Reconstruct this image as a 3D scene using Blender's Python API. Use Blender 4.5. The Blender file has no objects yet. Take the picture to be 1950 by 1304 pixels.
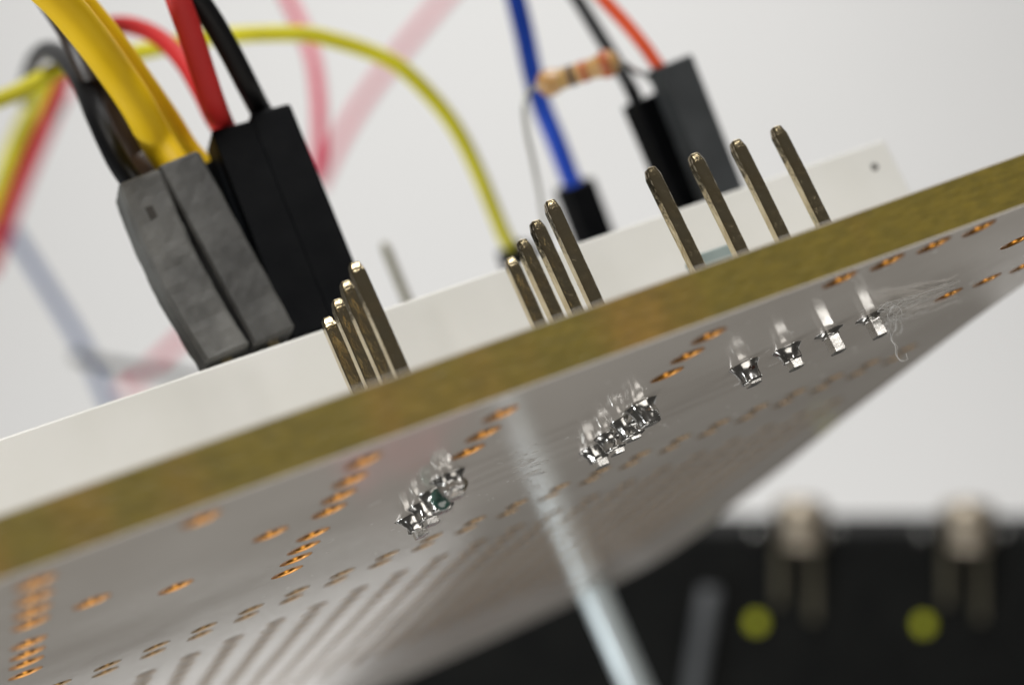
import bpy, bmesh, math, random
from mathutils import Vector, Matrix, noise
R_ = math.radians
rnd = random.Random(7)
S = 0.1                                   # everything below is measured in millimetres; 1 unit = 1 cm
sc = bpy.context.scene
COL = sc.collection
sc.unit_settings.scale_length = 0.01

# ------------------------------------------------------------------ camera
CAM = Vector((-42.428, -80.304, -15.604))                 # mm
RIGHT = Vector((0.8798194, -0.25634374, -0.40107597))
DOWN = Vector((-0.31149959, 0.326018, -0.89232135))
FWD = Vector((0.35970797, 0.90990162, 0.20688084))
FPX = 3537.07                                             # focal length in photo pixels (photo 1950 wide)
cd = bpy.data.cameras.new('camera'); cam = bpy.data.objects.new('camera', cd); COL.objects.link(cam)
m = Matrix((RIGHT, -DOWN, -FWD)).transposed().to_4x4(); m.translation = CAM * S
cam.matrix_world = m
cd.sensor_width = 36; cd.lens = 36 * FPX / 1950
cd.clip_start = 0.1; cd.clip_end = 1000
cd.dof.use_dof = True; cd.dof.focus_distance = 9.15
cd.dof.aperture_fstop = (cd.lens * 1e-3) / 0.215          # entrance pupil about 2.1 mm
sc.camera = cam

def at(px, py, d):                        # the point d mm in front of the camera, in the direction of a photo pixel
    return CAM + (RIGHT * ((px - 975) / FPX) + DOWN * ((py - 652) / FPX) + FWD) * d
def at_y(px, py, y):
    r = at(px, py, 1) - CAM; return CAM + r * ((y - CAM.y) / r.y)
def at_z(px, py, z):
    r = at(px, py, 1) - CAM; return CAM + r * ((z - CAM.z) / r.z)

# ------------------------------------------------------------------ world, lamps, exposure
w = bpy.data.worlds.new('World'); sc.world = w; w.use_nodes = True
bg = w.node_tree.nodes['Background']; bg.inputs[0].default_value = (1.0, 0.95, 0.88, 1); bg.inputs[1].default_value = 0.07
def area(name, loc, target, size, power, col):
    l = bpy.data.lights.new(name, 'AREA'); l.shape = 'SQUARE'; l.size = size * S; l.energy = power; l.color = col
    o = bpy.data.objects.new(name, l); COL.objects.link(o); o.location = Vector(loc) * S
    o.rotation_euler = (Vector(target) - Vector(loc)).to_track_quat('-Z', 'Y').to_euler(); return o
BACK = CAM + FWD * 760
area('backdrop_lamp_high', CAM + FWD * 400 - DOWN * 430 - RIGHT * 10, BACK - DOWN * 60 - RIGHT * 30, 380, 17600, (1.0, 0.99, 0.975))
area('backdrop_lamp_low', CAM + FWD * 400 + DOWN * 430 + RIGHT * 40, BACK + DOWN * 20, 380, 19000, (1.0, 0.985, 0.965))
area('key_lamp', (20, -195, 330), (0, 20, 5), 170, 16000, (1.0, 0.98, 0.95))
area('side_lamp', (150, -330, -34), (0, 0, 0), 50, 950, (1.0, 0.975, 0.94))
area('low_lamp', (-330, 60, -24), (18, 86, -14), 40, 6000, (0.95, 0.985, 1.0))
area('under_fill', (-40, -190, -240), (0, 20, 0), 190, 2950, (1.0, 0.955, 0.895))  # added fill from below, standing in for light bounced off a white table
sc.view_settings.view_transform = 'Standard'; sc.view_settings.look = 'None'
sc.view_settings.exposure = 0; sc.view_settings.gamma = 1; sc.view_settings.use_curve_mapping = False
sc.render.engine = 'CYCLES'

# ------------------------------------------------------------------ materials
def mat(name, col, rough=0.5, metal=0.0, col2=None, nscale=8.0, stretch=(1, 1, 1), bump=0.0, bscale=30.0, coat=0.0, spec=0.5, sss=0.0, rvar=0.0, detail=4.0, lo=0.35, hi=0.65):
    m = bpy.data.materials.new(name); m.use_nodes = True
    nt = m.node_tree; b = nt.nodes['Principled BSDF']
    b.inputs['Base Color'].default_value = (*col, 1); b.inputs['Roughness'].default_value = rough
    b.inputs['Metallic'].default_value = metal; b.inputs['Specular IOR Level'].default_value = spec
    b.inputs['Coat Weight'].default_value = coat; b.inputs['Coat Roughness'].default_value = 0.1
    tc = nt.nodes.new('ShaderNodeTexCoord'); mp = nt.nodes.new('ShaderNodeMapping'); mp.inputs['Scale'].default_value = stretch
    nt.links.new(tc.outputs['Object'], mp.inputs['Vector'])
    if col2 is not None or rvar:
        n = nt.nodes.new('ShaderNodeTexNoise'); n.inputs['Scale'].default_value = nscale; n.inputs['Detail'].default_value = detail
        nt.links.new(mp.outputs[0], n.inputs['Vector'])
        if col2 is not None:
            r = nt.nodes.new('ShaderNodeValToRGB'); r.color_ramp.elements[0].position = lo; r.color_ramp.elements[1].position = hi
            r.color_ramp.elements[0].color = (*col, 1); r.color_ramp.elements[1].color = (*col2, 1)
            nt.links.new(n.outputs['Fac'], r.inputs[0]); nt.links.new(r.outputs[0], b.inputs['Base Color'])
        if rvar:
            mr = nt.nodes.new('ShaderNodeMapRange'); mr.inputs[1].default_value = 0.3; mr.inputs[2].default_value = 0.7
            mr.inputs[3].default_value = max(0.02, rough - rvar); mr.inputs[4].default_value = rough + rvar
            nt.links.new(n.outputs['Fac'], mr.inputs[0]); nt.links.new(mr.outputs[0], b.inputs['Roughness'])
    if bump:
        n2 = nt.nodes.new('ShaderNodeTexNoise'); n2.inputs['Scale'].default_value = bscale; n2.inputs['Detail'].default_value = 5
        bp = nt.nodes.new('ShaderNodeBump'); bp.inputs['Strength'].default_value = bump; bp.inputs['Distance'].default_value = 0.01
        nt.links.new(mp.outputs[0], n2.inputs['Vector']); nt.links.new(n2.outputs['Fac'], bp.inputs['Height']); nt.links.new(bp.outputs[0], b.inputs['Normal'])
    return m
M = {}
M['mask'] = mat('white_solder_mask', (0.69, 0.645, 0.59), 0.10, col2=(0.76, 0.72, 0.665), nscale=0.8, bump=0.035, bscale=9, rvar=0.035)
def fr4():
    m = mat('glass_fibre_edge', (0.16, 0.13, 0.015), 0.5); nt = m.node_tree; b = nt.nodes['Principled BSDF']; L = nt.links.new
    tc = nt.nodes.new('ShaderNodeTexCoord')
    def nz(scale, st, det):
        mp = nt.nodes.new('ShaderNodeMapping'); mp.inputs['Scale'].default_value = st; L(tc.outputs['Object'], mp.inputs['Vector'])
        n = nt.nodes.new('ShaderNodeTexNoise'); n.inputs['Scale'].default_value = scale; n.inputs['Detail'].default_value = det; L(mp.outputs[0], n.inputs['Vector']); return n.outputs['Fac']
    def ramp(f, a, b_, lo, hi):
        r = nt.nodes.new('ShaderNodeValToRGB'); e = r.color_ramp.elements; e[0].position = lo; e[1].position = hi; e[0].color = (*a, 1); e[1].color = (*b_, 1); L(f, r.inputs[0]); return r.outputs[0]
    def mix(a, b_, f, mode='MIX'):
        n = nt.nodes.new('ShaderNodeMix'); n.data_type = 'RGBA'; n.blend_type = mode
        n.inputs[0].default_value = f; L(a, n.inputs[6]); L(b_, n.inputs[7]); return n.outputs[2]
    big = ramp(nz(1.2, (1, 1, 0.4), 3), (0.172, 0.131, 0.013), (0.29, 0.150, 0.028), 0.46, 0.72)      # resin colour drifts along the cut
    blot = ramp(nz(14, (1, 1, 1.6), 6), (0.84, 0.85, 0.82), (1.16, 1.13, 1.14), 0.30, 0.72)           # frayed glass bundles
    ply = ramp(nz(16, (0.25, 1, 3.2), 5), (0.84, 0.84, 0.82), (1.18, 1.17, 1.2), 0.32, 0.70)         # plies run along the board
    c = mix(mix(big, blot, 1.0, 'MULTIPLY'), ply, 0.85, 'MULTIPLY'); L(c, b.inputs['Base Color'])
    bp = nt.nodes.new('ShaderNodeBump'); bp.inputs['Strength'].default_value = 0.7; bp.inputs['Distance'].default_value = 0.01
    L(nz(30, (0.6, 1, 1.5), 6), bp.inputs['Height']); L(bp.outputs[0], b.inputs['Normal']); return m
M['fr4'] = fr4()
M['copper_dull'] = mat('oxidised_copper', (0.40, 0.25, 0.11), 0.42, 1.0, col2=(0.26, 0.17, 0.08), nscale=10, bump=0.15, bscale=40)
M['copper'] = mat('gilded_copper', (0.74, 0.35, 0.06), 0.34, 1.0, col2=(0.56, 0.23, 0.04), nscale=12, bump=0.15, bscale=40)
M['barrel'] = mat('dark_hole', (0.02, 0.015, 0.01), 0.6)
M['pin'] = mat('pale_brass', (0.74, 0.65, 0.45), 0.14, 1.0, col2=(0.54, 0.44, 0.27), nscale=11, stretch=(1, 1, 0.5), bump=0.6, bscale=34, rvar=0.07)
M['solder'] = mat('bright_solder', (0.62, 0.61, 0.59), 0.2, 1.0, col2=(0.36, 0.35, 0.33), nscale=11, bump=0.2, bscale=14, rvar=0.06)
M['tin'] = mat('tinned_pin_end', (0.80, 0.79, 0.76), 0.27, 1.0, col2=(0.62, 0.60, 0.57), nscale=14, bump=0.1, bscale=30, rvar=0.06)
M['flux'] = mat('brown_flux', (0.10, 0.035, 0.02), 0.15, col2=(0.03, 0.015, 0.01), nscale=15, coat=0.5)
M['flux_green'] = mat('green_flux', (0.06, 0.15, 0.12), 0.08, col2=(0.015, 0.05, 0.04), nscale=15, coat=1.0)
M['flux_amber'] = mat('amber_flux', (0.14, 0.10, 0.02), 0.12, col2=(0.06, 0.04, 0.01), nscale=15, coat=0.8)
M['black'] = mat('black_plastic', (0.0025, 0.003, 0.004), 0.5, spec=0.08, col2=(0.005, 0.0055, 0.0065), nscale=6, bump=0.08, bscale=30)
M['blackgloss'] = mat('black_insulation', (0.006, 0.006, 0.007), 0.42, spec=0.18, col2=(0.009, 0.009, 0.010), nscale=3)
M['grey'] = mat('worn_grey_plastic', (0.065, 0.065, 0.062), 0.6, col2=(0.17, 0.17, 0.16), nscale=4.5, stretch=(1, 1, 0.6), bump=0.9, bscale=11, lo=0.32, hi=0.74, detail=7)
M['black_lit'] = mat('lit_black_plastic', (0.027, 0.031, 0.034), 0.5, col2=(0.042, 0.047, 0.051), nscale=3.5, bump=0.3, bscale=8)  # black plug plastic, greyed because the light on its face is in the colour
M['grey_mid'] = mat('scuffed_charcoal_plastic', (0.042, 0.042, 0.040), 0.55, col2=(0.085, 0.085, 0.081), nscale=4.5, stretch=(1, 1, 0.6), bump=0.6, bscale=11, detail=6)
M['bread'] = mat('white_abs_plastic', (0.78, 0.78, 0.75), 0.38, col2=(0.74, 0.74, 0.70), nscale=1.5, bump=0.03, bscale=20)
M['yellow'] = mat('golden_yellow_insulation', (0.80, 0.53, 0.006), 0.55, spec=0.3, col2=(0.74, 0.48, 0.005), nscale=2)
M['lemon'] = mat('lemon_insulation', (0.74, 0.68, 0.015), 0.55, spec=0.3, col2=(0.58, 0.52, 0.02), nscale=2)
M['red'] = mat('red_insulation', (0.60, 0.03, 0.03), 0.55, spec=0.3, col2=(0.52, 0.025, 0.025), nscale=2)
M['rose'] = mat('rose_insulation', (0.62, 0.045, 0.10), 0.4, col2=(0.55, 0.04, 0.09), nscale=2)
M['orange'] = mat('orange_red_insulation', (0.78, 0.10, 0.03), 0.55, spec=0.3, col2=(0.70, 0.08, 0.025), nscale=2)
M['blue'] = mat('blue_insulation', (0.015, 0.085, 0.62), 0.55, spec=0.3, col2=(0.012, 0.07, 0.54), nscale=2)
M['pale_blue'] = mat('grey_blue_insulation', (0.12, 0.18, 0.36), 0.5, col2=(0.10, 0.15, 0.31), nscale=2)
M['brown'] = mat('dark_brown_insulation', (0.03, 0.015, 0.006), 0.4, col2=(0.022, 0.011, 0.005), nscale=2)
M['tan'] = mat('tan_resistor_coat', (0.56, 0.33, 0.13), 0.35, col2=(0.47, 0.26, 0.09), nscale=4, coat=0.3)
M['band_red'] = mat('red_band', (0.40, 0.09, 0.025), 0.4, col2=(0.46, 0.12, 0.04), nscale=5)
M['band_black'] = mat('dark_band', (0.05, 0.03, 0.015), 0.4, col2=(0.07, 0.045, 0.02), nscale=5)
M['band_gold'] = mat('gold_band', (0.42, 0.30, 0.08), 0.35, 0.5, col2=(0.36, 0.25, 0.06), nscale=5)
M['lead'] = mat('tinned_wire', (0.5, 0.5, 0.47), 0.3, 1.0, col2=(0.4, 0.4, 0.37), nscale=5)
M['alu'] = mat('satin_aluminium', (0.74, 0.83, 0.86), 0.45, 0.5, col2=(0.68, 0.77, 0.80), nscale=3, bump=0.06, bscale=12)
M['steel'] = mat('zinc_plated_steel', (0.62, 0.62, 0.60), 0.28, 1.0, col2=(0.50, 0.50, 0.48), nscale=3, bump=0.06, bscale=12, rvar=0.08)
M['lint'] = mat('white_fibre', (0.75, 0.74, 0.72), 0.7, col2=(0.65, 0.64, 0.62), nscale=10)
M['dim'] = mat('dull_grey_tube', (0.11, 0.115, 0.12), 0.7, spec=0.2, col2=(0.08, 0.085, 0.09), nscale=2)
M['oldpin'] = mat('dull_pin', (0.30, 0.28, 0.20), 0.5, 0.6, col2=(0.24, 0.22, 0.15), nscale=8)
M['teal'] = mat('teal_ceramic', (0.22, 0.29, 0.28), 0.5, col2=(0.28, 0.34, 0.33), nscale=5)
M['tarnish'] = mat('tarnished_brass', (0.12, 0.11, 0.08), 0.5, 0.8, col2=(0.09, 0.085, 0.06), nscale=4)
M['brass'] = mat('aged_brass', (0.46, 0.40, 0.32), 0.42, 0.9, col2=(0.36, 0.31, 0.24), nscale=4, rvar=0.05)
M['lens'] = mat('yellow_green_lens', (0.52, 0.55, 0.01), 0.45, col2=(0.44, 0.47, 0.01), nscale=4)
M['case'] = mat('matt_black_case', (0.004, 0.0045, 0.0045), 0.65, spec=0.12, col2=(0.007, 0.0075, 0.007), nscale=1.5, bump=0.1, bscale=12)
M['wall'] = mat('white_paper', (0.80, 0.80, 0.795), 0.8, col2=(0.78, 0.78, 0.775), nscale=0.05, spec=0.1)

# ------------------------------------------------------------------ helpers
def tag(o, label=None, cat=None, group=None, kind=None):
    if label: o['label'] = label
    if cat: o['category'] = cat
    if group: o['group'] = group
    if kind: o['kind'] = kind
    return o
def link(name, me, parent=None, loc=None):
    o = bpy.data.objects.new(name, me); COL.objects.link(o)
    if parent: o.parent = parent
    if loc is not None: o.location = Vector(loc) * S
    return o
def empty(name, loc=(0, 0, 0)):
    o = bpy.data.objects.new(name, None); o.empty_display_size = 0.2; COL.objects.link(o); o.location = Vector(loc) * S; return o
def fin(bm, name, mats, smooth=False, org=(0, 0, 0)):
    for v in bm.verts: v.co = (v.co - Vector(org)) * S
    bmesh.ops.recalc_face_normals(bm, faces=bm.faces)
    me = bpy.data.meshes.new(name)
    bm.to_mesh(me); bm.free()
    for x in (mats if isinstance(mats, (list, tuple)) else [mats]): me.materials.append(x)
    if smooth:
        for p in me.polygons: p.use_smooth = True
    return me
def box_bm(bm, c, dims, rot=None, bev=0.0, seg=2):
    r = bmesh.ops.create_cube(bm, size=1); vs = r['verts']
    for v in vs:
        v.co = Vector((v.co.x * dims[0], v.co.y * dims[1], v.co.z * dims[2]))
    if bev:
        es = list({e for v in vs for e in v.link_edges})
        g = bmesh.ops.bevel(bm, geom=es, offset=bev, segments=seg, affect='EDGES', profile=0.5)
        vs = [v for v in g['verts']]
        seen = set(vs); st = list(vs)
        while st:
            v = st.pop()
            for e in v.link_edges:
                u = e.other_vert(v)
                if u not in seen: seen.add(u); st.append(u)
        vs = list(seen)
    for v in vs:
        v.co = (rot @ v.co if rot else v.co) + Vector(c)
    return vs
def catmull(pts, n=10):
    P = [pts[0] * 2 - pts[1]] + list(pts) + [pts[-1] * 2 - pts[-2]]; out = []
    for i in range(1, len(P) - 2):
        a, b, c, d = P[i - 1], P[i], P[i + 1], P[i + 2]
        for k in range(n):
            t = k / n
            out.append(0.5 * ((2 * b) + (c - a) * t + (2 * a - 5 * b + 4 * c - d) * t * t + (3 * b - a - 3 * c + d) * t ** 3))
    out.append(pts[-1].copy()); return out
def tube_bm(bm, path, rad, sides=12, mi=0):
    t0 = (path[1] - path[0]).normalized(); n = t0.orthogonal().normalized(); rings = []
    for i, p in enumerate(path):
        t = (path[min(i + 1, len(path) - 1)] - path[max(i - 1, 0)]).normalized()
        n = (n - t * n.dot(t)).normalized(); b = t.cross(n)
        r = rad(i / (len(path) - 1)) if callable(rad) else rad
        rings.append([bm.verts.new(p + (n * math.cos(a) + b * math.sin(a)) * r) for a in [2 * math.pi * k / sides for k in range(sides)]])
    for A, B in zip(rings, rings[1:]):
        for k in range(sides):
            f = bm.faces.new((A[k], A[(k + 1) % sides], B[(k + 1) % sides], B[k])); f.material_index = mi; f.smooth = True
    for q in (rings[0], rings[-1]):
        f = bm.faces.new(q); f.material_index = mi
def lathe_bm(bm, prof, org=(0, 0, 0), axis=None, seg=20, jit=None, mi=0):
    # prof: (radius, height) list along +z of the given frame
    fr = (axis.to_track_quat('Z', 'Y').to_matrix() if axis is not None else Matrix.Identity(3)); rings = []
    for r, z in prof:
        ring = []
        for k in range(seg):
            a = 2 * math.pi * k / seg; rr = r * (jit(a, z) if jit else 1)
            ring.append(bm.verts.new(Vector(org) + fr @ Vector((rr * math.cos(a), rr * math.sin(a), z))))
        rings.append(ring)
    for A, B in zip(rings, rings[1:]):
        for k in range(seg):
            f = bm.faces.new((A[k], A[(k + 1) % seg], B[(k + 1) % seg], B[k])); f.smooth = True; f.material_index = mi
    bm.faces.new(rings[0]).material_index = mi; bm.faces.new(rings[-1]).material_index = mi
def circle(x, y, r, n=20): return [(x + r * math.cos(2 * math.pi * k / n), y + r * math.sin(2 * math.pi * k / n)) for k in range(n)]
def plate(name, outline, holes, z0, z1, m, parent):
    cu = bpy.data.curves.new(name, 'CURVE'); cu.dimensions = '2D'; cu.fill_mode = 'BOTH'; cu.extrude = (z1 - z0) / 2 * S
    for pts in [outline] + holes:
        sp = cu.splines.new('POLY'); sp.points.add(len(pts) - 1); sp.use_cyclic_u = True
        for q, (x, y) in zip(sp.points, pts): q.co = (x * S, y * S, 0, 1)
    t = bpy.data.objects.new('tmp', cu); COL.objects.link(t)
    dg = bpy.context.evaluated_depsgraph_get(); dg.update()
    me = bpy.data.meshes.new_from_object(t.evaluated_get(dg)); me.name = name
    bpy.data.objects.remove(t); bpy.data.curves.remove(cu)
    me.materials.clear(); me.materials.append(m)
    for p in me.polygons: p.use_smooth = False; p.material_index = 0
    return link(name, me, parent, (0, 0, (z0 + z1) / 2))

# ------------------------------------------------------------------ setting: the white backdrop
bm = bmesh.new(); W = 520; nseg = 24
rows = []
HX = Vector((RIGHT.x, RIGHT.y, 0)).normalized(); HY = Vector((-HX.y, HX.x, 0))
for i in range(nseg + 1):
    h_ = -82 + 897 * i / nseg                              # height of the sheet; it curls gently forward towards its top
    bow = -150 * (max(0, h_ - 120) / 700) ** 2
    rows.append([bm.verts.new(Vector((BACK.x, BACK.y, h_)) + HX * (W * b) + HY * bow) for b in (-0.8, 0, 1)])
for A, B in zip(rows, rows[1:]):
    for k in range(2): bm.faces.new((A[k], A[k + 1], B[k + 1], B[k])).smooth = True
tag(link('backdrop', fin(bm, 'backdrop', M['wall'], True)), kind='structure')

# ------------------------------------------------------------------ the circuit board
T = 2.267
board = tag(empty('circuit_board', (-20, 50, -T)), 'white glossy circuit board seen from below with olive edge, header pins and copper pads', 'circuit board')
board.location = (0, 0, 0)
out = [(-75, -13.18), (22.9, -13.18), (23.15, 8), (23.3, 15), (24.5, 28), (25.7, 39), (28.0, 54), (29.8, 69), (31.4, 82), (31.6, 91), (30.4, 96), (27.6, 100), (23, 103), (17, 106.5), (8, 110), (-10, 113), (-75, 113)]
ys = [-10.6, -7.75, -5.1, -2.6, 1.85, 4.5, 6.95, 9.85]
near = [(-22.7, y) for y in ys] + [(-36.0, y) for y in ys] + [(-16.35, y) for y in (-9.9, -6.95, -4.2)] + [(-6.28, y) for y in (-10.1, -7.45, -4.75)]
near += [(-0.25, -11.8), (2.29, -11.8), (4.83, -11.8), (7.37, -11.8), (13.6, -5.4), (14.1, 2.5), (16.7, 2.5), (19.2, 2.5)]
near += [(-29.55, -11.0), (-25.4, -2.3), (-29.3, 1.9), (-33.4, -2.3)]
pairs = []
for k in range(-2, 20):
    x = -31.5 + 2.655 * k; sh = -0.11 * max(0, k - 4)
    pairs += [(x, 17.7 + sh), (x, 19.75 + sh)]
groups = {'right': [(2.54 * k, 0.0) for k in range(4)], 'mid': [(-5.9, 2.54 * k) for k in range(4)], 'left': [(-16.4, -0.3 + 2.54 * k) for k in range(4)]}
pins = [q for g in groups.values() for q in g]
holes = [circle(x, y, 0.50) for x, y in near] + [circle(x, y, 0.46) for x, y in pairs]
opens = [circle(x, y, 0.86, 24) for x, y in near] + [circle(x, y, 0.76, 20) for x, y in pairs]
plate('core', out, holes + [circle(x, y, 0.5) for x, y in pins], -T + 0.06, -0.06, M['fr4'], board)
tag(plate('solder_mask', out, opens, -T, -T + 0.058, M['mask'], board), 'white glossy underside')
plate('solder_mask', out, holes, -0.058, 0, M['mask'], board)
def pad_mesh(name, ri, ro, proud, m):
    bm = bmesh.new()
    prof = [(ri, 1.9), (ri, -proud + 0.05), (ri + 0.05, -proud), (ro - 0.04, -proud), (ro, 0.0), (ro, 0.055), (ri + 0.03, 0.056), (ri + 0.03, 1.9)]
    seg = 24; rings = [[bm.verts.new((r * math.cos(2 * math.pi * k / seg), r * math.sin(2 * math.pi * k / seg), z)) for k in range(seg)] for r, z in prof]
    for A, B in zip(rings, rings[1:]):
        for k in range(seg): bm.faces.new((A[k], A[(k + 1) % seg], B[(k + 1) % seg], B[k])).smooth = True
    return fin(bm, name, m)
pm = pad_mesh('pad', 0.45, 0.84, -0.02, M['copper']); pm2 = pad_mesh('pad', 0.41, 0.72, -0.02, M['copper_dull'])
for x, y in near: link('pad', pm, board, (x, y, -T))
for x, y in pairs: link('pad', pm2, board, (x, y, -T))
def flat_pad(bm, x, y, ro=0.66, ri=0.38, n=14):
    o = []
    for r, z in ((ro, -0.001), (ro - 0.03, -0.03), (ri, -0.03), (ri - 0.04, -0.006)):
        o.append([bm.verts.new((x + r * math.cos(2 * math.pi * k / n), y + r * math.sin(2 * math.pi * k / n), z)) for k in range(n)])
    for A, B in zip(o, o[1:]):
        for k in range(n): bm.faces.new((A[k], A[(k + 1) % n], B[(k + 1) % n], B[k]))
    bm.faces.new(o[-1]).material_index = 1
bm = bmesh.new(); flat_pad(bm, 0, 0); gm = fin(bm, 'pad', [M['copper_dull'], M['barrel']])
grid = [(-31.3 + 2.655 * i, 27.0 + 2.54 * j) for j in range(18) for i in range(-1, 20)]
grid = [g for g in grid if g[0] < 21.5]
for x, y in grid[:200]: link('pad', gm, board, (x, y, -T))
bm = bmesh.new()
for x, y in grid[200:]: flat_pad(bm, x, y)
tag(link('pad_field', fin(bm, 'pad_field', [M['copper_dull'], M['barrel']]), board, (0, 0, -T)), kind='stuff')
bm = bmesh.new(); box_bm(bm, (0, 0, 0), (2.5, 1.3, 0.9), bev=0.12)
q = at_y(1348, 486, 8)
o = link('ceramic_capacitor', fin(bm, 'ceramic_capacitor', M['teal']), board, (q.x, 8, q.z - 0.35)); o['label'] = 'small teal component on top of the board'
bm = bmesh.new(); box_bm(bm, (0, 0, 0), (1.9, 1.0, q.z - 0.8), bev=0.08)
link('capacitor_leg', fin(bm, 'capacitor_leg', M['lead']), o, (0, 0, -(q.z - 0.8) / 2 - 0.4))

# header pins and their solder joints
ZT, ZB = 8.73, -3.43
def pin_mesh(seed, zt=ZT, zb=ZB, h=0.345):
    r = random.Random(seed); bm = bmesh.new(); rings = []
    zs = [(zb, 0.94), (zb + 0.06, 1.0), (-T, 1.0), (0.0, 1.0), (2.2, 1.0), (4.2, 1.0), (6.0, 1.0), (zt - 0.50, 1.0), (zt - 0.05, 0.72), (zt, 0.53)]
    for z, k in zs:
        c = 0.075 * k; hh = h * k
        pts = [(-hh + c, -hh), (hh - c, -hh), (hh, -hh + c), (hh, hh - c), (hh - c, hh), (-hh + c, hh), (-hh, hh - c), (-hh, -hh + c)]
        jx, jy = r.uniform(-.012, .012), r.uniform(-.012, .012)
        rings.append([bm.verts.new((x + jx, y + jy, z)) for x, y in pts])
    for n_, (A, B) in enumerate(zip(rings, rings[1:])):
        for k in range(8): bm.faces.new((A[k], A[(k + 1) % 8], B[(k + 1) % 8], B[k])).material_index = 1 if n_ < 2 else 0
    bm.faces.new(rings[0]).material_index = 1; bm.faces.new(rings[-1])
    return fin(bm, 'pin', [M['pin'], M['tin']])
def joint_mesh(seed, h, fat, rough, base=0.86, flux=None):
    # fillet of solder: wide at the board, hugging the square pin lower down
    bm = bmesh.new(); prof = []; N = 13
    for i in range(N):
        t = i / (N - 1); r = 0.41 + fat * (1 - t * 0.6) * 0.28 + (base - 0.41 - fat * 0.28) * (1 - t) ** 3.2
        prof.append((r, -h * t))
    prof.append((prof[-1][0] * 0.8, -h - 0.05))
    off = Vector((seed * 3.7, seed * 1.9, 0))
    def jit(a, z):
        sq = 1 / max(abs(math.cos(a)), abs(math.sin(a))); mix = min(1, -z / max(h, .01))
        n = noise.noise(Vector((math.cos(a) * 1.6, math.sin(a) * 1.6, z * 1.7)) + off)
        n2 = noise.noise(Vector((math.cos(a) * 4, math.sin(a) * 4, z * 5)) + off)
        return (1 + (sq - 1) * 0.55 * mix) * (1 + rough * n + rough * 0.25 * n2)
    lathe_bm(bm, prof, seg=32, jit=jit)
    return fin(bm, 'solder_joint', M['solder'], True)
strip = {'right': 'black plastic base of the four pin row', 'mid': '', 'left': ''}
jp = {'right': [(0.95, .55, .08), (0.70, .45, .10), (0.26, .1, .06), (0.24, .1, .06)],
      'mid': [(1.10, 1.0, .22), (1.0, .75, .26), (0.9, .55, .28), (0.75, .5, .28)],
      'left': [(0.85, .9, .30), (1.0, .9, .2), (0.8, .6, .28), (0.75, .45, .25)]}
blob = lambda c, r, sd, m, sq=(1, 1, 1): (c, r, sd, m, sq)
for g, pts in groups.items():
    cx = sum(p[0] for p in pts) / 4; cy = sum(p[1] for p in pts) / 4
    bm = bmesh.new()
    for x, y in pts: box_bm(bm, (x, y, 1.29), (2.5, 2.5, 2.54) if g != 'right' else (2.5, 2.5, 2.54), bev=0.35, seg=1)
    hd = link('pin_header', fin(bm, 'pin_header', M['black'], org=(cx, cy, 0)), board, (cx, cy, 0))
    for i, (x, y) in enumerate(pts):
        sd = hash_ = (ord(g[0]) * 7 + i * 13) % 101
        o = link('pin', pin_mesh(sd), hd, (x - cx, y - cy, 0)); o.rotation_euler = (R_(rnd.uniform(-.5, .5)), R_(rnd.uniform(-.5, .5)), R_(rnd.uniform(-4, 4)))
        h, fat, rough = jp[g][i]
        link('solder_joint', joint_mesh(sd, h, fat, rough), hd, (x - cx, y - cy, -T + 0.01))
    def fluxblob(x, y, z, r, sq, m, sd):
        bm = bmesh.new(); bmesh.ops.create_icosphere(bm, subdivisions=3, radius=1)
        for v in bm.verts:
            n = 1 + 0.22 * noise.noise(v.co * 1.5 + Vector((sd, 0, 0))); v.co = Vector((v.co.x * sq[0], v.co.y * sq[1], v.co.z * sq[2])) * r * n
        return link('flux_residue', fin(bm, 'flux_residue', M[m], True), hd, (x - cx, y - cy, z))
    if g == 'right': fluxblob(0.02, -0.52, -T - 0.28, 0.22, (1.0, 0.5, 1.0), 'flux', 3)
    if g == 'left':
        fluxblob(-16.45, 1.75, -T - 0.55, 0.52, (0.95, .75, 1.05), 'flux_green', 5)
        fluxblob(-15.95, -0.1, -T - 0.55, 0.42, (0.9, .9, .95), 'flux_amber', 8)
    if g == 'mid':
        fluxblob(-5.9, 1.3, -T - 0.40, 0.55, (.8, 1.5, .7), 'solder', 2); fluxblob(-5.9, 3.9, -T - 0.25, 0.42, (.7, 1.6, .7), 'solder', 6)
        fluxblob(-5.6, 5.1, -T - 0.65, 0.26, (.8, .8, 1.3), 'flux_amber', 4)

# ------------------------------------------------------------------ breadboard
bx0, bx1, by0, by1, bh = -62, 22.9, 14.0, 68.5, 10.05
bb = tag(empty('breadboard', ((bx0 + bx1) / 2, (by0 + by1) / 2, 0)), 'white plastic breadboard standing on the circuit board behind the pins', 'breadboard')
org = ((bx0 + bx1) / 2, (by0 + by1) / 2, 0)
bm = bmesh.new(); box_bm(bm, ((bx0 + bx1) / 2, (by0 + by1) / 2, bh / 2 + 0.02), (bx1 - bx0, by1 - by0, bh), bev=0.14, seg=3)
link('body', fin(bm, 'body', M['bread'], org=org), bb)
bm = bmesh.new()
for j in range(18):
    if j in (2, 8, 9, 15): continue
    for i in range(30):
        x = bx0 + 3.5 + 2.66 * i; y = by0 + 4 + 2.72 * j; z = bh + 0.03
        bm.faces.new([bm.verts.new((x + a, y + b, z)) for a, b in ((-.5, -.5), (.5, -.5), (.5, .5), (-.5, .5))])
tag(link('contact_holes', fin(bm, 'contact_holes', M['barrel'], org=org), bb), kind='stuff')
q = at_y(1665, 318, by0)
bm = bmesh.new(); lathe_bm(bm, [(0.22, 0), (0.22, 0.05)], axis=Vector((0, -1, 0)), seg=14)
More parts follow.
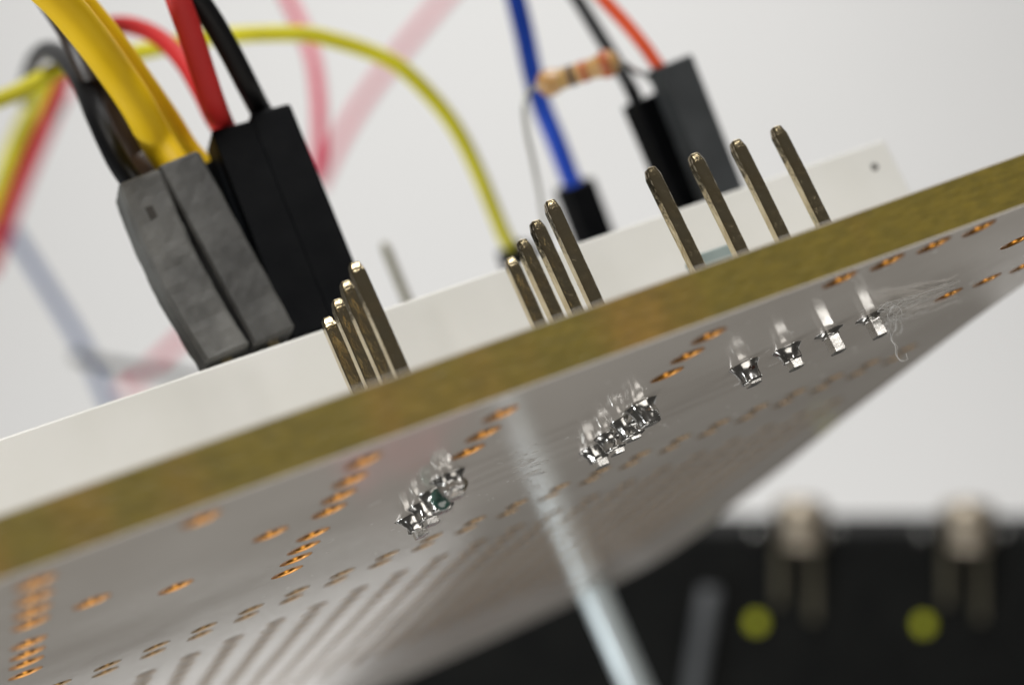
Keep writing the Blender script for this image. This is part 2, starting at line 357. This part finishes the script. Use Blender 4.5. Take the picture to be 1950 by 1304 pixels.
link('peg_hole', fin(bm, 'peg_hole', M['barrel']), bb, Vector((q.x, by0 - 0.0, q.z)) - Vector(org))

# ------------------------------------------------------------------ jumper wires
def housing(name, pb, pt, m, parent, wx=2.5, wy=2.5, org=(0, 0, 0), bend=0.0, slot=False, scuff=0.0, edge=0.10):
    ax = (pt - pb).normalized(); L = (pt - pb).length
    xx = (Vector((1, 0, 0)) - ax * ax.x).normalized(); yy = ax.cross(xx); bm = bmesh.new(); rings = []
    prof = [(0, .92), (.012, 1)] + [(.03 + .94 * i / 22, 1) for i in range(23)] + [(.988, 1), (1, .92)]
    n_side = 5
    for t, k in prof:
        c = pb + ax * (L * t) + xx * (bend * math.sin(math.pi * t)); ch = edge
        hx, hy = wx / 2 * k, wy / 2 * k; loop = []
        cs = [(-hx + ch, -hy), (hx - ch, -hy), (hx, -hy + ch), (hx, hy - ch), (hx - ch, hy), (-hx + ch, hy), (-hx, hy - ch), (-hx, -hy + ch)]
        for q in range(0, 8, 2):
            a, b = cs[q], cs[q + 1]
            for e in range(n_side + 1): f = e / n_side; loop.append((a[0] + (b[0] - a[0]) * f, a[1] + (b[1] - a[1]) * f))
        ring = []
        for a, b in loop:
            p_ = c + xx * a + yy * b
            if scuff: p_ = p_ + (xx * a + yy * b).normalized() * (scuff * (noise.noise(p_ * 0.9) + 0.6 * noise.noise(p_ * 2.7)))
            ring.append(bm.verts.new(p_))
        rings.append(ring)
    for A, B in zip(rings, rings[1:]):
        nn = len(A)
        for k in range(nn): bm.faces.new((A[k], A[(k + 1) % nn], B[(k + 1) % nn], B[k]))
    bm.faces.new(rings[0]); bm.faces.new(rings[-1])
    h = link(name, fin(bm, name, m, org=org), parent)
    if slot:
        bm = bmesh.new(); rot = Matrix((xx, yy, ax)).transposed()
        box_bm(bm, pb + ax * (L * 0.80) - yy * (wy / 2) + xx * (bend * .9), (0.42, 0.06, 0.75), rot, bev=0.02, seg=1)
        link('latch_slot', fin(bm, 'latch_slot', M['barrel'], org=org), h)
    return h
def wire(label, path, rad, m, group='jumper wires', hs=None, pin=True, tip=None, hname='housing'):
    # path: points from the plug upwards; hs: (bottom, top, material, kwargs)
    base = hs[0] if hs else path[0]
    o = tag(empty('jumper_wire', base), label, 'wire', group)
    bm = bmesh.new(); tube_bm(bm, catmull(path, 10), rad, 14); link('insulation', fin(bm, 'insulation', m, org=base), o)
    if hs:
        housing(hname, hs[0], hs[1], hs[2], o, org=base, **hs[3])
        bm = bmesh.new(); ax = (hs[1] - hs[0]).normalized(); box_bm(bm, hs[0] - ax * 1.5, (0.6, 0.6, 3.2), ax.to_track_quat('Z', 'Y').to_matrix())
        link('contact_pin', fin(bm, 'contact_pin', M['pin'], org=base), o)
    return o
def depth(P): return (P - CAM).dot(FWD)
def px(l): return [at(*q) for q in l]
G = 'jumper wires'
# the grey pair at the front of the breadboard
y1 = 15.6
gl = (at_y(430, 686, y1), at_y(262, 352, y1)); gr = (at_y(518, 654, y1), at_y(336, 318, y1))
dk = 101
wire('thin black wire in the leftmost worn grey plug, hooking over at upper left', [gl[1] - Vector((0, 0, .5))] + px([(232, 318, depth(gl[1]) + .5), (206, 268, 104), (182, 215, 106), (156, 156, 111), (124, 112, 120), (90, 96, 134), (66, 116, 152), (54, 150, 170), (50, 190, 190)]), 0.66, M['blackgloss'], hs=(gl[0], gl[1], M['grey'], dict(bend=-0.35, slot=True, scuff=0.075, edge=0.2, wx=2.6)))
wire('thick golden yellow wire in the grey plug, nearest of all the wires', [gr[1] - Vector((0, 0, .5))] + px([(300, 270, depth(gr[1]) + .4), (262, 200, 102.5), (216, 132, 101), (166, 64, 98), (104, -8, 95), (20, -80, 92)]), 0.98, M['yellow'], hs=(gr[0], gr[1], M['grey_mid'], dict(scuff=0.04, edge=0.15)))
# behind the grey pair: second yellow and a brown wire
yb_ = 19.5
b1 = (at_y(590, 640, yb_), at_y(398, 322, yb_)); b2 = (at_y(500, 668, yb_), at_y(318, 348, yb_))
wire('second golden yellow wire half hidden behind the nearest yellow wire', [b1[1] - Vector((0, 0, .5))] + px([(358, 290, 108), (318, 228, 107), (262, 148, 105), (206, 70, 103), (140, -10, 101), (70, -90, 99)]), 0.80, M['yellow'], hs=(b1[0], b1[1], M['black'], dict()))
wire('dark brown wire in shadow between the black and yellow wires at left', [b2[1] - Vector((0, 0, .5))] + px([(276, 318, 110), (246, 258, 110), (214, 190, 110), (180, 120, 109), (146, 50, 108), (100, -20, 106)]), 1.25, M['brown'], hs=(b2[0], b2[1], M['black'], dict()))
# the black pair
y2 = 17.2
kl = (at_y(590, 646, y2), at_y(436, 256, y2)); kr = (at_y(666, 618, y2), at_y(508, 224, y2))
wire('red wire rising from the black double plug to the top edge', [kl[1] - Vector((0, 0, .5))] + px([(424, 240, depth(kl[1]) + .3), (404, 190, 105), (384, 130, 104), (362, 62, 103), (338, -6, 102), (318, -80, 101)]), 0.72, M['red'], hs=(kl[0], kl[1], M['black'], dict(wx=2.5, edge=.05)))
wire('black wire rising from the black double plug beside the red one', [kr[1] - Vector((0, 0, .5))] + px([(494, 206, depth(kr[1]) + .3), (470, 160, 106), (438, 98, 105), (402, 36, 104), (362, -20, 103), (310, -80, 102)]), 0.66, M['blackgloss'], hs=(kr[0], kr[1], M['black'], dict(wx=2.5, edge=.05)))
# second red wire looping left behind the first one
y3 = 21
e1 = (at_y(610, 648, y3 + 1.5), at_y(440, 262, y3 + 1.5))
wire('thinner red wire arching left from behind the red one', [e1[1] - Vector((0, 0, .5))] + px([(412, 232, 113), (386, 180, 115), (352, 122, 118), (314, 80, 121), (272, 56, 124), (226, 47, 128), (184, 58, 136), (150, 96, 150), (116, 160, 166), (80, 240, 178), (40, 334, 186), (4, 424, 190), (-20, 500, 192)]), 0.60, M['red'], hs=(e1[0], e1[1], M['black'], dict()))
# thin lemon wire
t = at(1000, 520, 152)
top = at(982, 472, 150)
wire('thin lemon yellow wire arching across the white background to a black plug', px([(972, 468, 150), (958, 444, 149), (916, 341, 146), (876, 258, 143), (830, 194, 141), (765, 130, 139), (708, 100, 138), (636, 77, 137), (574, 65, 136), (467, 66, 135), (380, 74, 135), (300, 92, 135), (220, 108, 135), (150, 116, 134), (90, 144, 133), (36, 174, 132), (-10, 192, 131), (-60, 200, 131)]), 0.60, M['lemon'], hs=(at(1030, 600, 152), top, M['black'], dict(wx=2.6, wy=2.6, slot=False)), hname='plug')
wire('olive yellow wire curling down along the left edge behind the loops', px([(128, 122, 190), (98, 150, 196), (66, 200, 200), (34, 262, 202), (8, 330, 202), (-20, 420, 202)]), 0.85, M['lemon'])
wire('dark brown wire drooping along the left edge beside the red one', px([(104, 200, 205), (70, 254, 208), (38, 322, 210), (10, 392, 212), (-14, 460, 212)]), 0.85, M['brown'])
wire('mauve pink wire sagging along the left edge below the red one', px([(122, 168, 228), (86, 250, 232), (46, 345, 236), (10, 440, 240), (-20, 520, 242)]), 1.0, M['rose'])
# far rose wires
wire('rose wire hanging from the top edge down behind the black plug', px([(604, 345, 190), (608, 300, 191), (609, 240, 193), (606, 175, 196), (596, 110, 200), (574, 52, 205), (540, -20, 212)]), 0.72, M['rose'])
wire('pale blurred pink wire slanting up to the top edge, farthest at centre', px([(606, 355, 330), (650, 262, 336), (702, 178, 344), (770, 90, 352), (850, -6, 362), (900, -60, 370)]), 0.95, M['rose'])
wire('pale blurred blue wire slanting down to the breadboard at far left', px([(222, 800, 300), (205, 760, 298), (176, 694, 296), (138, 624, 294), (86, 540, 290), (30, 450, 286), (-10, 380, 282)]), 0.95, M['pale_blue'])
wire('blurred grey wire lying behind the breadboard at lower left', px([(140, 676, 285), (180, 690, 286), (250, 702, 288), (345, 716, 290), (420, 740, 292)]), 0.75, M['blackgloss'])
wire('faint pink wire far behind the grey plug', px([(230, 745, 362), (270, 716, 362), (330, 660, 364), (390, 600, 368), (450, 520, 372)]), 0.95, M['rose'])
# slack loop under the board, below the picture: it shows as a pink sheen in the glossy underside
wire('slack red loop under the board, showing as a pink sheen in its gloss', [Vector(q) for q in ((-6, 70, -24), (-1, 73, -20.5), (5, 77, -18), (10, 82, -18.5), (12, 88, -21), (8, 90, -22.5), (3, 86, -20), (3, 79, -18.8), (9, 76, -19.5), (14, 80, -22), (18, 90, -26))], 0.8, M['rose'])
# blue wire, black wire, orange wire at the back rows
wire('blue wire running from the top edge to a short black plug', px([(1096, 362, 148), (1085, 337, 148), (1059, 269, 147), (1031, 201, 146), (1014, 140, 145), (1000, 72, 144), (983, 0, 143), (966, -70, 142)]), 0.80, M['blue'], hs=(at(1172, 560, 150), at(1092, 350, 148), M['black'], dict(wx=2.6, wy=2.6, slot=False)), hname='plug')
wire('thin black wire passing behind the resistor into a black plug', px([(1212, 192, 131), (1200, 166, 131), (1172, 116, 133), (1138, 61, 135), (1098, -4, 138), (1060, -60, 140)]), 0.50, M['blackgloss'], hs=(at(1330, 440, 131), at(1222, 188, 130), M['black'], dict(wx=2.35, wy=2.35, slot=False)), hname='plug')
wire('orange red wire entering the taller black plug at right', px([(1260, 134, 127), (1246, 116, 127), (1228, 90, 127), (1192, 46, 127), (1146, -4, 127), (1096, -60, 127)]), 0.46, M['orange'], hs=(at(1392, 420, 128), at(1274, 120, 127), M['black_lit'], dict(slot=False, wx=2.55, wy=2.4)), hname='plug')

# resistor
ra, rb = at(1022, 166, 123), at(1180, 114, 121.5); ax = (rb - ra); L = ax.length; an = ax.normalized()
rs = tag(empty('resistor', ra), 'tan banded resistor bridging across the blue and black wires', 'resistor')
bm = bmesh.new()
prof = [(0.1, 0), (0.62, 0.03), (1.0, 0.08), (1.08, 0.15), (1.02, 0.22), (0.84, 0.27), (0.80, 0.34), (0.80, 0.66), (0.84, 0.73), (1.0, 0.78), (1.06, 0.85), (0.98, 0.92), (0.6, 0.97), (0.1, 1)]
prof = [(r * 0.84, z * L) for r, z in prof]; lathe_bm(bm, prof, org=ra, axis=an, seg=22); link('ceramic_body', fin(bm, 'ceramic_body', M['tan'], org=ra), rs)
for z0, z1, r, m_ in ((0.30, 0.335, .79, 'band_gold'), (0.39, 0.47, .79, 'band_black'), (0.54, 0.62, .79, 'band_red'), (0.79, 0.90, 1.02, 'band_red')):
    bm = bmesh.new(); lathe_bm(bm, [(r * .84, z0 * L), (r * .90, z0 * L + .02), (r * .90, z1 * L - .02), (r * .84, z1 * L)], org=ra, axis=an, seg=22); link('colour_band', fin(bm, 'colour_band', M[m_], org=ra), rs)
bm = bmesh.new(); tube_bm(bm, catmull([ra + an * .3] + px([(1012, 172, 123), (999, 200, 123.5), (1003, 251, 125), (1015, 305, 127), (1026, 359, 129), (1034, 405, 131), (1046, 470, 133), (1060, 530, 135)]), 8), 0.17, 8); link('lead', fin(bm, 'lead', M['lead'], org=ra), rs)
bm = bmesh.new(); tube_bm(bm, catmull([rb - an * .3] + px([(1190, 122, 122), (1206, 134, 124), (1232, 146, 127.5), (1250, 170, 131), (1270, 230, 133), (1340, 420, 136)]), 8), 0.17, 8); link('lead', fin(bm, 'lead', M['lead'], org=ra), rs)

# the single pin in the breadboard
pb, pt = at(786, 598, 138), at(730, 462, 137)
bm = bmesh.new(); ax = pt - pb; lathe_bm(bm, [(0.30, -6), (0.36, 0), (0.36, ax.length - .5), (0.2, ax.length)], axis=ax.normalized(), seg=4)
tag(link('header_pin', fin(bm, 'header_pin', M['oldpin']), None, pb), 'lone brass pin standing in the breadboard right of the black double plug', 'pin')

# ------------------------------------------------------------------ steel standoff under the board
sp = Vector((21.3, 88.0, -T))
st = tag(empty('standoff_rod', sp), 'blurred bright steel rod hanging from the board underside', 'rod')
bm = bmesh.new(); lathe_bm(bm, [(1.3, -23.5), (1.5, -23.3), (1.5, -0.5), (1.42, -0.02)], seg=28); link('shaft', fin(bm, 'shaft', M['alu']), st)
bm = bmesh.new(); lathe_bm(bm, [(1.7, -0.35), (1.85, -0.3), (1.85, -0.1), (1.8, -0.01)], seg=28); link('washer', fin(bm, 'washer', M['steel']), st)

# ------------------------------------------------------------------ black device far below right
D = 330.0; KD = D / 232.0
fr = Matrix((RIGHT, FWD, -DOWN)).transposed()             # the device stands upright in the picture
def dv(pxx, pyy, off=0): return at(pxx, pyy, D + off)
u = D / FPX                                               # mm per photo pixel at the device
c0 = dv(1420, 1250)
dev = tag(empty('control_box', c0), 'out of focus black box with brass terminals and two yellow green lamps', 'device')
def part(name, bm, m, parent=None): return link(name, fin(bm, name, m, org=c0), parent or dev)
bm = bmesh.new(); box_bm(bm, dv(1420, 1300) + FWD * 16, (1500 * u, 30, 580 * u), fr, bev=1.6, seg=3); part('case', bm, M['case'])
for k, (ox, oy) in enumerate(((0, 0), (318, 4))):
    bm = bmesh.new(); lathe_bm(bm, [(r_ * KD, z_ * KD) for r_, z_ in ((2.4, -3.6), (2.9, -3.2), (3.0, -1.0), (3.4, 0.0), (3.3, 1.4), (2.4, 2.2), (0.5, 2.5))], org=dv(1524 + ox, 985 + oy, -4), axis=-DOWN, seg=26)
    tp = part('terminal', bm, M['brass']); tp['label'] = 'domed brass terminal'
    for qx, qy in ((1436, 1012), (1592, 1008)):
        bm = bmesh.new(); bmesh.ops.create_icosphere(bm, subdivisions=3, radius=0.7)
        cc = dv(qx + ox, qy + oy, -3)
        for v in bm.verts: v.co = v.co + cc
        part('screw_head', bm, M['steel'], tp)
    for qx, y0, y1_ in ((1484, 1030, 1150), (1548, 1030, 1180)):
        bm = bmesh.new(); box_bm(bm, dv(qx + ox, (y0 + y1_) / 2, -1.2), (1.15 * KD, 1.0, (y1_ - y0) * u), fr, bev=.2); part('leg', bm, M['tarnish'], tp)
    bm = bmesh.new(); lathe_bm(bm, [(1.45, 0), (1.45, 0.6), (1.1, 1.2), (0.2, 1.5)], org=dv(1440 + ox, 1184 + oy, -0.2), axis=-FWD, seg=24); lp = part('indicator_lamp', bm, M['lens'])
    lp['label'] = 'yellow green lamp'
bm = bmesh.new(); tube_bm(bm, [dv(1352, 1120, -3), dv(1340, 1190, -3), dv(1328, 1260, -3), dv(1308, 1380, -3)], 1.2 * KD, 16); part('support_tube', bm, M['dim'])

# ------------------------------------------------------------------ lint and dust on the underside
lb = at_z(1672, 592, -T)
bm = bmesh.new(); r2 = random.Random(21)
def thread(pts, rad=0.014, n=8):
    tube_bm(bm, catmull([Vector(p) for p in pts], n), rad, 5)
def lz(x, y, dz): return at_z(x, y, -T - dz)
for s in range(34):                                        # combed strand that trails to the right along the board
    x0, y0 = 1676 + r2.uniform(-6, 22), 592 + r2.uniform(-14, 26); L_ = r2.uniform(30, 150); pts = []
    for k in range(7):
        t = k / 6; pts.append(lz(x0 + L_ * t, y0 - L_ * t * 0.32 * (0.7 + .3 * t) + r2.uniform(-5, 5) * (1.2 - t), 0.05 + 0.25 * (1 - t) + r2.uniform(0, .12)))
    thread(pts, r2.choice((.014, .018, .024)))
for s in range(9):                                        # small curls at the joint
    cx_, cy_ = 1680 + r2.uniform(-8, 30), 604 + r2.uniform(-16, 26); rr = r2.uniform(4, 12); a0 = r2.uniform(0, 6)
    thread([lz(cx_ + rr * math.cos(a0 + k * .8), cy_ + rr * 1.3 * math.sin(a0 + k * .8), 0.35 + .05 * k) for k in range(7)], .020)
hang = [(1692, 612), (1696, 632), (1699, 648), (1706, 660), (1708, 676), (1716, 686), (1727, 684), (1728, 672)]
for j in range(3):
    thread([at_y(x + r2.uniform(-2.5, 2.5), y + r2.uniform(-2, 2), 0.2) for x, y in hang[:8 - j]], .024)
thread([at_y(x, y, 0.1) for x, y in [(1716, 560), (1708, 596), (1703, 625), (1697, 645)]], .02)
tag(link('lint_tuft', fin(bm, 'lint_tuft', M['lint'], org=lb), None, lb), 'wispy white tuft of lint caught on the rightmost solder joint', 'lint')
bm = bmesh.new()
for k in range(90):
    x, y = r2.uniform(-25, 20), r2.uniform(-11, 16); a = r2.uniform(0, 3.14); l = r2.choice((.08, .12, .12, .2, .35)); wd = 0.025
    z = -T - 0.012
    vs = [(x + math.cos(a) * i * l - math.sin(a) * j * wd, y + math.sin(a) * i * l + math.cos(a) * j * wd) for i, j in ((-1, -1), (1, -1), (1, 1), (-1, 1))]
    lo = [bm.verts.new((p[0], p[1], -T - .002)) for p in vs]; hi = [bm.verts.new((x + (p[0] - x) * .7, y + (p[1] - y) * .7, z)) for p in vs]
    bm.faces.new(hi)
    for i in range(4): bm.faces.new((lo[i], lo[(i + 1) % 4], hi[(i + 1) % 4], hi[i]))
for k in range(34):                                        # scuffed patch above the rod
    q = at_z(1012 + r2.gauss(0, 14), 895 + r2.gauss(0, 24), -T); l = r2.uniform(.12, .45); wd = 0.018; a = R_(r2.gauss(8, 9))
    vs = [(q.x + math.cos(a) * i * l - math.sin(a) * j * wd, q.y + math.sin(a) * i * l + math.cos(a) * j * wd) for i, j in ((-1, -1), (1, -1), (1, 1), (-1, 1))]
    lo = [bm.verts.new((p[0], p[1], -T - .002)) for p in vs]; hi = [bm.verts.new((q.x + (p[0] - q.x) * .8, q.y + (p[1] - q.y) * .4, -T - .016)) for p in vs]
    bm.faces.new(hi)
    for i in range(4): bm.faces.new((lo[i], lo[(i + 1) % 4], hi[(i + 1) % 4], hi[i]))
tag(link('dust', fin(bm, 'dust', M['lint']), None), 'fine pale dust specks scattered over the white underside', 'dust', kind='stuff')
